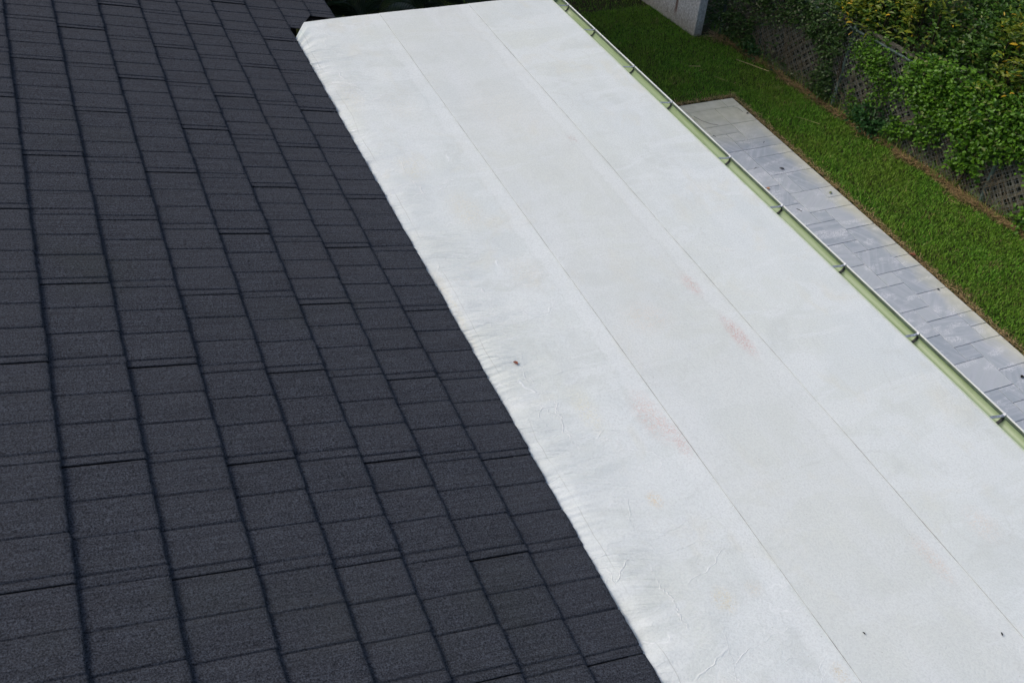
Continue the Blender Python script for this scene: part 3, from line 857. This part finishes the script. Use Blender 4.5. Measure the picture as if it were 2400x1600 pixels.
M_vine = mat_leaf('vine_leaf', (0.028, 0.095, 0.010), (0.150, 0.330, 0.022), (0.24, 0.28, 0.10), 0.965)
M_vine_dark = mat_leaf('dark_vine_leaf', (0.024, 0.066, 0.016), (0.078, 0.150, 0.034), (0.26, 0.28, 0.17), 0.955)
M_hedge = mat_leaf('hedge_leaf', (0.020, 0.062, 0.010), (0.095, 0.215, 0.024), (0.22, 0.24, 0.05), 0.95)
M_croton = mat_leaf('croton_leaf', (0.060, 0.130, 0.012), (0.27, 0.30, 0.018), (0.72, 0.46, 0.03), 0.92, trans=.3)
M_fern = mat_leaf('fern_leaf', (0.022, 0.085, 0.022), (0.045, 0.13, 0.03))
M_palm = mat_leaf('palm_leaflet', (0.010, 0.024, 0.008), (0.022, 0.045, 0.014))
T_leaf = leaf_template(0.62, 0.35, 0.15); T_long = leaf_template(0.34, 0.5, 0.25); T_thin = leaf_template(0.10, 0.3, 0.3)

def stems(root, loc, paths, r=0.006):
    bm = bmesh.new()
    for p in paths: tube(bm, [tuple(np.array(q) - np.array(loc)) for q in p], r, 5)
    return tag(from_bm('stem', bm, M_stem, root), kind='stuff')

HOLES = [(9.60, .60, .075, .60), (7.06, .32, .06, .40), (6.78, .38, .24, .30), (8.35, .52, .16, .15), (7.72, .50, .14, .10), (8.78, .98, .13, .13),
         (9.15, .50, .16, .22), (10.40, .42, .42, .28), (11.1, .32, .20, .16), (8.25, .12, .15, .1), (7.3, .12, .2, .14), (9.35, 1.06, .05, .06)]
def vine(label, regions, mat, lsize, n_per, group=None, out=0.16, tmpl=T_leaf, nsolo=300):
    """regions: (y, h, ry, rh, density weight) on the fence plane"""
    yc = np.mean([r[0] for r in regions]); base = np.array(FPt(yc, 0, 0.03)[:]); base[2] = 0
    root = empty('climbing_vine', tuple(base)); tag(root, label, 'climbing plant')
    st = []; di = []; le = []; paths = []
    for (y, h, ry, rh, wgt) in regions:
        n = int(n_per * wgt * .8)
        th = rng.uniform(0, 2 * math.pi, n); rr = np.sqrt(rng.random(n))
        for t, r in zip(th, rr):
            yy = y + ry * r * math.cos(t); hh = h + rh * r * math.sin(t)
            bulge = out * (1 - r * r) * wgt ** .3
            if hh < 0.03: hh = 0.03 + rng.random() * .1
            o = -rng.random() ** 0.7 * bulge + 0.06 * (rng.random() - .3)
            st.append(np.array(FPt(yy, hh, o)[:])); 
            di.append(np.array(FD[:]) * rng.normal(0, 1) + np.array([0, 0, 1]) * rng.normal(0, .7) - np.array(FN[:]) * rng.uniform(0, .8)); le.append(rng.uniform(.06, .22))
        if rng.random() < 1.1:
            a = FPt(y + rng.normal(0, .1), 0, 0.02); b = FPt(y + rng.normal(0, .15), h * .5, 0.0); c = FPt(y, h, -0.02)
            paths.append([a[:], b[:], c[:]])
    P, D, UPv, S = sprigs(st, di, le, lsize * .55, lsize)
    keep_ = np.ones(len(P), dtype=bool)
    for (hy, hh_, ry_, rh_) in HOLES:
        keep_ &= ~((((P[:, 1] - hy) / ry_) ** 2 + ((P[:, 2] - hh_) / rh_) ** 2 < 1) & (rng.random(len(P)) < .93))
    P, D, UPv, S = P[keep_], D[keep_], UPv[keep_], S[keep_]
    foliage(root, base, P, D, UPv, S, tmpl, mat, nsolo, vis=1.0 + 2.0 * np.clip(-(P - base) @ np.array(FN[:]), 0, .3))
    stems(root, base, paths)
    return root

# --- vines on the fence, from far (left) to near (right)
vine('dark sparse vine over the lattice next to the stucco wall', [(11.7, .55, .5, .55, 1.3), (11.5, .25, .45, .25, .8), (11.6, 1.1, .5, .3, 1.0), (10.9, 1.0, .6, .35, 1.3), (12.2, .3, .2, .3, .6), (10.7, .5, .7, .5, .6)], M_vine_dark, 0.055, 210, out=.10)
vine('low tuft of bright fern-like shoots at the lattice foot left of the left green post', [(11.25, .12, .16, .14, .8)], M_fern, 0.06, 110, out=.12)
vine('dull dark green vine around the left green post', [(9.85, .55, .38, .5, 1.1), (10.0, 1.0, .5, .3, 1.0), (9.75, .18, .3, .2, .6), (10.4, .95, .5, .25, .6)], M_vine_dark, 0.055, 220, out=.08)
vine('mid-green vine right of the left green post', [(9.15, .95, .32, .25, 1.0), (9.1, .25, .25, .25, .45), (8.95, .70, .3, .25, .8)], M_vine, 0.05, 230, out=.12)
vine('fresh fern clump at the fence foot below the mid-green vine', [(8.95, .18, .28, .22, 1.0)], M_fern, 0.065, 170, out=.2)
vine('thick bright green vine bulging over the middle of the fence', [(8.30, .95, .38, .30, 1.4), (8.10, .60, .30, .35, 1.0), (8.0, 1.15, .4, .25, 1.2), (7.75, .85, .35, .3, 1.0), (8.45, .25, .2, .18, .35)], M_vine, 0.06, 300, out=.15)
vine('broad bright green vine hanging over the top rail by the right green post', [(7.35, 1.05, .5, .40, 1.6), (7.1, .70, .25, .22, .5), (6.8, 1.1, .4, .35, 1.3), (7.5, .65, .3, .2, .6), (7.4, .3, .25, .2, .35)], M_vine, 0.065, 300, out=.17)
vine('leafy green vine on the fence at the right edge of the picture', [(6.3, .9, .4, .5, 1.4), (6.45, .2, .2, .2, .3), (5.7, .8, .5, .6, 1.4), (5.0, .7, .5, .6, 1.2)], M_vine, 0.062, 230, out=.15)

def bare_vine(label, y0, y1, h, n):
    yc = (y0 + y1) / 2; base = FPt(yc, 0, -.01); root = empty('bare_vine', base[:]); tag(root, label, 'climbing plant')
    bm = bmesh.new()
    for _ in range(n):
        y = rng.uniform(y0, y1); q = rng.uniform(.02, .12); pts = []; dy = rng.normal(0, .35)
        hh = rng.uniform(.25, h) 
        for i in range(9):
            t = i / 8
            pts.append(tuple((FPt(y + dy * t * hh + .05 * math.sin(t * 7 + q * 50), q + hh * t, -.012 - .03 * rng.random()) - base)[:]))
        tube(bm, pts, rng.uniform(.0018, .0045), 4, caps=False)
    tag(from_bm('stem', bm, plain('dead_vine_stem', (0.15, 0.125, 0.085), 0.9, var=.4), root), kind='stuff')
bare_vine('tangle of bare grey-brown vine stems across the open lattice left of the left green post', 10.0, 11.9, 1.0, 90)
bare_vine('few bare vine stems at the lattice foot left of the right green post', 6.6, 8.2, .5, 40)
bare_vine('bare vine stems on the wire right of the left green post', 8.6, 9.5, .6, 30)
# --- shrubs behind and over the fence
def shrub(label, y, off, h, ry, rd, hb, mat, lsize, n, tmpl=T_leaf, cat='shrub', name='hedge_shrub', nsolo=300, group=None, top_only=True):
    """a lumpy bush: shoots start on a shell of several lobes, leaves along the shoots"""
    c = np.array(FPt(y, 0, off)[:]); base = c.copy(); base[2] = 0
    root = empty(name, tuple(base)); tag(root, label, cat, group)
    lobes = [(c + np.array([rng.normal(0, rd * .35), rng.normal(0, ry * .45), hb + (h - hb) * rng.uniform(.35, .85)]), rng.uniform(.5, .8)) for _ in range(7)]
    st = []; di = []; le = []
    for _ in range(n):
        lc, lr = lobes[rng.integers(len(lobes))]
        d = norm(rng.normal(0, 1, 3)); 
        if d[2] < -.35: d[2] *= -1
        r = lr * np.array([rd, ry, (h - hb) * .62])
        p = lc + d * r * rng.uniform(.72, 1.05)
        if p[2] < 0.1: continue
        st.append(p); di.append(d * .8 + np.array([-.25, -.1, .45]) + rng.normal(0, .3, 3)); le.append(rng.uniform(.08, .26))
    P, D, UPv, S = sprigs(st, di, le, lsize * .55, lsize, droop=.2)
    foliage(root, base, P, D, UPv, S, tmpl, mat, nsolo)
    paths = []
    for lc, lr in lobes:
        m_ = (base + lc) / 2 + rng.normal(0, .08, 3)
        paths.append([base + rng.normal(0, .06, 3) * [1, 1, 0], m_, lc])
    stems(root, base, paths, 0.012)
    return root
for (y, off, h, ry, rd, hb, mat, ls, n, lab) in [
    (11.9, .42, 1.7, .75, .38, .05, M_vine_dark, .055, 1300, 'dark hedge shrub behind the lattice beside the stucco wall'),
    (10.7, .42, 1.75, .75, .38, .05, M_hedge, .055, 1500, 'dark green hedge shrub behind the fence left of the crotons'),
    (9.45, .45, 1.85, .75, .40, .05, M_hedge, .055, 1600, 'hedge shrub behind the fence below the yellow croton tops'),
    (8.4, .45, 1.95, .70, .42, .05, M_hedge, .060, 1600, 'green hedge shrub behind the bright bulging vine'),
    (7.4, .42, 2.1, .70, .42, .05, M_hedge, .065, 1600, 'green hedge shrub behind the fence at the right edge of the picture'),
    (8.3, 1.25, 2.5, .95, .5, .5, M_hedge, .060, 1500, 'taller dark shrub in the second row, behind the middle of the hedge'),
    (10.2, 1.25, 2.2, 1.0, .5, .4, M_vine_dark, .060, 1300, 'taller dark shrub in the second row, behind the left crotons'),
    (12.0, 1.3, 2.1, 1.0, .5, .4, M_vine_dark, .060, 900, 'dark shrub in the second row, behind the end of the stucco wall'),
    (6.3, .45, 2.1, .75, .42, .05, M_hedge, .065, 1200, 'green hedge shrub just past the right edge of the picture'),
    (6.9, 1.25, 2.7, .95, .5, .5, M_hedge, .065, 1400, 'taller green shrub in the second row at the top right')]:
    shrub(lab, y, off, h, ry, rd, hb, mat, ls, n)
for (y, off, h, ry, rd, n, lab) in [
    (9.60, .12, 1.52, .30, .20, 110, 'yellow-green croton bush above the left green post'),
    (9.15, .10, 1.75, .38, .25, 150, 'croton bush with the most yellow and orange leaves, at the top of the hedge'),
    (8.75, .20, 2.05, .28, .22, 90, 'small croton with golden leaves at the top edge of the picture'),
    (7.40, .05, 1.55, .20, .16, 60, 'croton with orange-tipped leaves low in the hedge at the right'),
    (7.40, .10, 2.15, .25, .20, 90, 'croton with yellow leaves high in the hedge at the right edge of the picture')]:
    shrub(lab, y, off, h, ry, rd, h - .75, M_croton, .095, n, tmpl=T_long, name='croton_bush')

# --- shaded palms beyond the far edge of the flat roof
def palm(label, x, y, h, n=16, L=1.5, seed=0):
    root = empty('palm', (x, y, 0)); tag(root, label, 'palm')
    bm = bmesh.new()
    tube(bm, [(0, 0, -.05), (.02, 0, h * .5), (0, .02, h)], [.06, .05, .035], 8); from_bm('trunk', bm, M_stem, root)
    for k in range(n):
        a = 2 * math.pi * k / n + rng.normal(0, .15); el = rng.uniform(.35, 1.25); Lk = L * rng.uniform(.8, 1.15)
        d = np.array([math.cos(a) * math.cos(el), math.sin(a) * math.cos(el), math.sin(el)])
        P = []; D = []; U_ = []; S = []; path = []
        side = norm(np.cross(d, [0, 0, 1.0]))
        for i in range(26):
            t = i / 25
            p = np.array([0, 0, h]) + d * Lk * t + np.array([0, 0, -.75 * Lk * t * t])
            path.append(tuple(p))
            if t > .15:
                tan = norm(d + np.array([0, 0, -1.5 * t]))
                for sg in (1, -1):
                    P.append(p); D.append(tan * .7 + side * sg + np.array([0, 0, .25])); U_.append([0, 0, 1.0]); S.append(.40 * math.sin(math.pi * (.15 + .8 * t)) * Lk / 1.5)
        V, idx, sz, rn = place_leaves(np.array(P), np.array(D), np.array(U_), np.array(S), T_thin)
        fr = np_mesh('frond', V, idx, sz, M_palm, root, attrs={'rnd': rn})
        bm = bmesh.new(); tube(bm, path[::5] + [path[-1]], 0.006, 4); from_bm('rachis', bm, M_palm, fr)
palm('shaded palm right beside the dark roof eave, beyond the flat roof', 3.3, 11.3, .9, 18)
palm('shaded palm in the middle of the dark gap beyond the flat roof', 4.4, 12.3, .8, 16)
palm('low shaded palm at the lawn side of the dark gap beyond the flat roof', 5.3, 13.4, .5, 14, 1.2)
palm('shaded palm farthest behind the flat roof, against the dark gap', 3.6, 13.4, 1.0, 16)
palm('low palm under the house eave beyond the flat roof', 2.6, 12.4, .8, 14)
# unseen tree added past the top of the frame to shade the palms
tr = empty('added_shade_tree', (3.2, 15.8, 0)); tag(tr, 'unseen spreading dark tree added beyond the palms to shade them', 'tree')
bm = bmesh.new(); tube(bm, [(0, 0, -.1), (.05, 0, 1.5), (0, .05, 3.0)], [.2, .16, .12], 10)
for a in range(6):
    t = a * 1.05; tube(bm, [(0, .05, 2.6), (.8 * math.cos(t), .8 * math.sin(t), 3.5), (2.2 * math.cos(t), 2.2 * math.sin(t), 4.2)], [.1, .07, .03], 7)
from_bm('trunk', bm, M_stem, tr)
n = 14000
d = norm(rng.normal(0, 1, (n, 3))); rr = rng.random(n) ** .45
P = d * rr[:, None] * np.array([3.6, 3.4, 1.4]) + np.array([0.2, -1.4, 4.6])
V, idx, sz, rn = place_leaves(P, rng.normal(0, 1, (n, 3)), norm(np.array([0, 0, 1.0]) + rng.normal(0, .5, (n, 3))), rng.uniform(.12, .22, n), T_leaf)
o = np_mesh('added_shade_tree_crown', V, idx, sz, M_palm, tr, attrs={'rnd': rn}); tag(o, kind='stuff')

# ------------------------------------------------------------------ grass
def fence_x(y): return 9.0 + (12.2 - y) * 0.129
def blades(P, length, width, lean, dry, name):
    n = len(P); az = rng.uniform(0, 2 * math.pi, n); la = rng.uniform(0, 2 * math.pi, n)
    side = np.stack([np.cos(az), np.sin(az), np.zeros(n)], -1)
    ld = np.stack([np.cos(la), np.sin(la), np.zeros(n)], -1) * lean[:, None]
    up = np.array([0, 0, 1.0])
    mid = P + (up * .6 + ld * .35) * length[:, None]
    tip = P + (up * .85 + ld * 1.0) * length[:, None]
    w = width[:, None]
    V = np.stack([P - side * w, P + side * w, mid + side * w * .8, mid - side * w * .8, tip], 1).reshape(-1, 3)
    b = (np.arange(n) * 5)[:, None]
    idx = np.concatenate([b + [0, 1, 2, 3], b + [3, 2, 4]], 1).ravel(); sizes = np.tile([4, 3], n)
    return np_mesh(name, V, idx, sizes, M_grass, attrs={'rnd': np.repeat(rng.random(n), 5), 'dry': np.repeat(dry, 5)})
def pts_in(x0, x1, y0, y1, dens):
    n = int((x1 - x0) * (y1 - y0) * dens)
    return np.stack([rng.uniform(x0, x1, n), rng.uniform(y0, y1, n), np.full(n, -0.034)], -1)
A = pts_in(8.10, 10.0, 3.2, 10.3, 8500); Bq = pts_in(5.2, 10.0, 10.20, 13.2, 6500); Cc = pts_in(2.5, 9.5, 13.2, 17.5, 1300)
P = np.vstack([A, Bq, Cc]); fx = fence_x(P[:, 1])
edge = np.array([0.10 * mnoise.noise(Vector((y * 1.7, 3, 1))) + 0.04 * mnoise.noise(Vector((y * 7, 3, 1))) for y in P[:, 1]])
dF = (fx - 0.02) - P[:, 0] + edge
wallx = 8.587 - (P[:, 1] - 12.04) * .102
keep = (dF > -0.05) & ~((P[:, 1] > 12.0) & (P[:, 0] > wallx - .01)) & ~((P[:, 0] < 8.128 + .016 * np.sin(P[:, 1] * 17) + .01 * np.sin(P[:, 1] * 41)) & (P[:, 1] < 10.235 + .012 * np.sin(P[:, 0] * 19)))
P = P[keep]; dF = dF[keep]; edge = edge[keep]
dP = np.where(P[:, 1] < 10.19, P[:, 0] - 8.10, np.where(P[:, 0] < 8.1, P[:, 1] - 10.19, np.hypot(P[:, 0] - 8.1, P[:, 1] - 10.19)))
n = len(P); pn = np.array([mnoise.noise(Vector((p[0] * 3.1, p[1] * 3.1, 4.0))) for p in P])
strawy = np.array([mnoise.noise(Vector((2.2, y * 1.9, 8.0))) for y in P[:, 1]])
pdry = 0.04 + 0.80 * np.clip(1 - (dF - 0.08) / np.clip(0.05 + .34 * (strawy + .2), .03, .4), 0, 1) * (dF < .45) + 0.75 * np.clip(1 - dP / (0.13 + .16 * pn), 0, 1) + np.clip(pn - .38, 0, 1) * .9
dry = (rng.random(n) < pdry).astype(float) * rng.uniform(.5, 1, n)
ln = rng.uniform(.025, .050, n) * (1 + .25 * pn) * np.where(dP < .05, .6, 1)
g1 = blades(P, ln, rng.uniform(.0019, .0037, n), rng.uniform(.1, 1.0, n), dry, 'grass')
tag(g1, 'short green lawn grass between the pavement, the wall and the fence', 'grass', kind='stuff')
# dry clippings along the fence foot
n = 7000
y = rng.uniform(3.2, 12.0, n); w = np.array([max(0.03, .09 + .34 * mnoise.noise(Vector((2.2, q * 1.9, 8.0)))) for q in y])
x = fence_x(y) - 0.03 - np.abs(rng.normal(0, 1, n)) * w * .6 + np.array([.06 * mnoise.noise(Vector((q * 1.7, 3, 1))) for q in y])
w = w * .6
# and some along the pavement edges
k_ = 2600; ye = rng.uniform(3.2, 10.25, k_); xe_ = 8.112 + np.abs(rng.normal(0, .035, k_))
k2 = 450; xf = rng.uniform(6.6, 8.15, k2); yf = 10.185 + np.abs(rng.normal(0, .03, k2))
x = np.concatenate([x, xe_, xf]); y = np.concatenate([y, ye, yf]); n = len(x)
L = rng.uniform(.03, .12, n); az = rng.normal(math.radians(95), .9, n); z = rng.uniform(-.010, .035, n); L[7000:] *= .55; z[7000:] -= .012
a = np.stack([x, y, z], -1); dd = np.stack([np.cos(az), np.sin(az), rng.normal(0, .15, n)], -1) * L[:, None]; s = np.stack([-np.sin(az), np.cos(az), np.zeros(n)], -1) * .0023
V = np.stack([a - s, a + s, a + dd + s, a + dd - s], 1).reshape(-1, 3); idx = np.arange(4 * n)
o = np_mesh('dry_straw', V, idx, np.full(n, 4), M_grass, attrs={'rnd': np.repeat(rng.random(n), 4), 'dry': np.ones(4 * n)})
tag(o, 'dry brown grass clippings lying along the foot of the fence', 'straw', kind='stuff')
# taller weeds and bare stems at the fence foot
n = 1500
y = rng.uniform(3.5, 12.1, n); x = fence_x(y) - rng.uniform(-.03, .10, n)
g2 = blades(np.stack([x, y, np.zeros(n)], -1), rng.uniform(.08, .26, n), rng.uniform(.0015, .003, n), rng.uniform(.2, .9, n), (rng.random(n) < .35) * .7, 'weeds')
tag(g2, 'thin weeds growing up along the fence foot', 'weeds', kind='stuff')

# ------------------------------------------------------------------ fallen leaves and twigs
def leaf_obj(name, label, cat, x, y, z, size, ratio, rot, mat, group=None, curl=.15):
    v, f = leaf_template(ratio, .5, curl)
    v = v - np.array([.5, 0, -curl * .5])
    bm = bmesh.new(); vs = [bm.verts.new(tuple(q * size)) for q in v]
    for q in f: bm.faces.new([vs[i] for i in q])
    ex = bmesh.ops.extrude_face_region(bm, geom=bm.faces[:])
    for e in ex['geom']:
        if isinstance(e, bmesh.types.BMVert): e.co.z += .0012
    o = from_bm(name, bm, mat); o.location = (x, y, z + size * .08 + .002); o.rotation_euler = (0, 0, rot)
    tag(o, label, cat, group)
leaf_obj('fallen_leaf', 'small dark red-brown leaf lying alone on the white roof', 'leaf', 1.9495, 3.831, RZ + .0, .040, .55, math.radians(112), M_brown)
leaf_obj('seed_husk', 'tiny black husk on the middle strip of the white roof near the bottom edge', 'debris', 2.766, 1.627, RZ + .004, .018, .4, math.radians(100), M_black)
leaf_obj('dark_chip', 'tiny dark chip on the white roof near the bottom right corner', 'debris', 3.386, 1.391, RZ + .004, .024, .35, math.radians(60), M_black)
leaf_obj('fallen_leaf', 'round tan and brown leaf on the pavement beside the gutter', 'leaf', 7.268, 8.076, .0, .055, .8, math.radians(100), M_tanleaf)
leaf_obj('fallen_leaf', 'yellow-green leaf on the pavement near the lawn', 'leaf', 7.969, 7.767, .0, .07, .35, math.radians(25), M_palegreen)
leaf_obj('fallen_leaf', 'black narrow leaf in the middle of the pavement', 'leaf', 7.696, 8.403, .0, .075, .4, math.radians(115), M_black)
leaf_obj('fallen_leaf', 'black leaf on the pavement corner nearest the lawn edge', 'leaf', 8.05, 9.724, .0, .055, .5, math.radians(20), M_black)
leaf_obj('fallen_leaf', 'black rounded leaf on the pavement at the right edge of the picture', 'leaf', 7.829, 4.442, .0, .06, .6, math.radians(10), M_black)
leaf_obj('pebble', 'small black pebble on a paver joint by the lawn', 'pebble', 7.969, 5.828, .0, .03, .9, 0, M_black)
leaf_obj('fallen_leaf', 'red-brown leaf on the outer pavement edge in the lawn litter', 'leaf', 8.10, 6.42, .005, .08, .5, 2.2, M_brown)
def twig(label, pts, r, mat, name='twig', cat='twig'):
    bm = bmesh.new(); tube(bm, pts, r, 5); o = from_bm(name, bm, mat); tag(o, label, cat)
twig('long curved dark twig on the pavement near its far corner', [(7.289, 9.86, .006), (7.33, 9.72, .01), (7.40, 9.62, .01), (7.49, 9.565, .006)], .0018, M_black)
twig('short grey twig curved on the far pavement corner', [(7.95, 9.95, .006), (8.0, 9.87, .008), (8.01, 9.78, .006)], .0014, M_wood)
for lab, (x, y), L, a in [('short black twig on the pavement beside the gutter, near the far corner', (7.289, 9.338), .045, 1.9), ('black twig on the wide slab near the lawn, far half of the pavement', (7.843, 9.023), .04, .7),
    ('short twig beside the gutter under the black narrow leaf', (7.207, 8.589), .04, .2), ('short dark twig left of the round tan leaf', (7.38, 8.517), .04, .3), ('thin dark twig on the pavement below the round tan leaf', (7.376, 7.574), .07, 2.1),
    ('short dark twig on the pavement by the gutter, near half', (7.186, 6.723), .04, .2)]:
    twig(lab, [(x - L * .5 * math.cos(a), y - L * .5 * math.sin(a), .005), (x, y, .007), (x + L * .5 * math.cos(a), y + L * .5 * math.sin(a), .005)], .003, M_black)
twig('pale straw stalk on the lawn beside the pavement', [(8.60, 9.42, .04), (8.68, 9.30, .05), (8.80, 9.15, .045)], .0022, M_straw, 'stalk', 'stalk')
twig('yellow stalk lying on the lawn at the lattice foot', [(8.72, 11.08, .045), (8.83, 10.88, .05), (8.98, 10.62, .05)], .0055, M_straw, 'stalk', 'stalk')
twig('small straw stalk on the lawn in front of the stucco wall', [(7.92, 11.08, .045), (8.08, 11.02, .05)], .005, M_straw, 'stalk', 'stalk')
twig('pale green stalk on the lawn above the pavement corner', [(8.12, 10.72, .045), (8.2, 10.55, .05)], .005, M_palegreen, 'stalk', 'stalk')
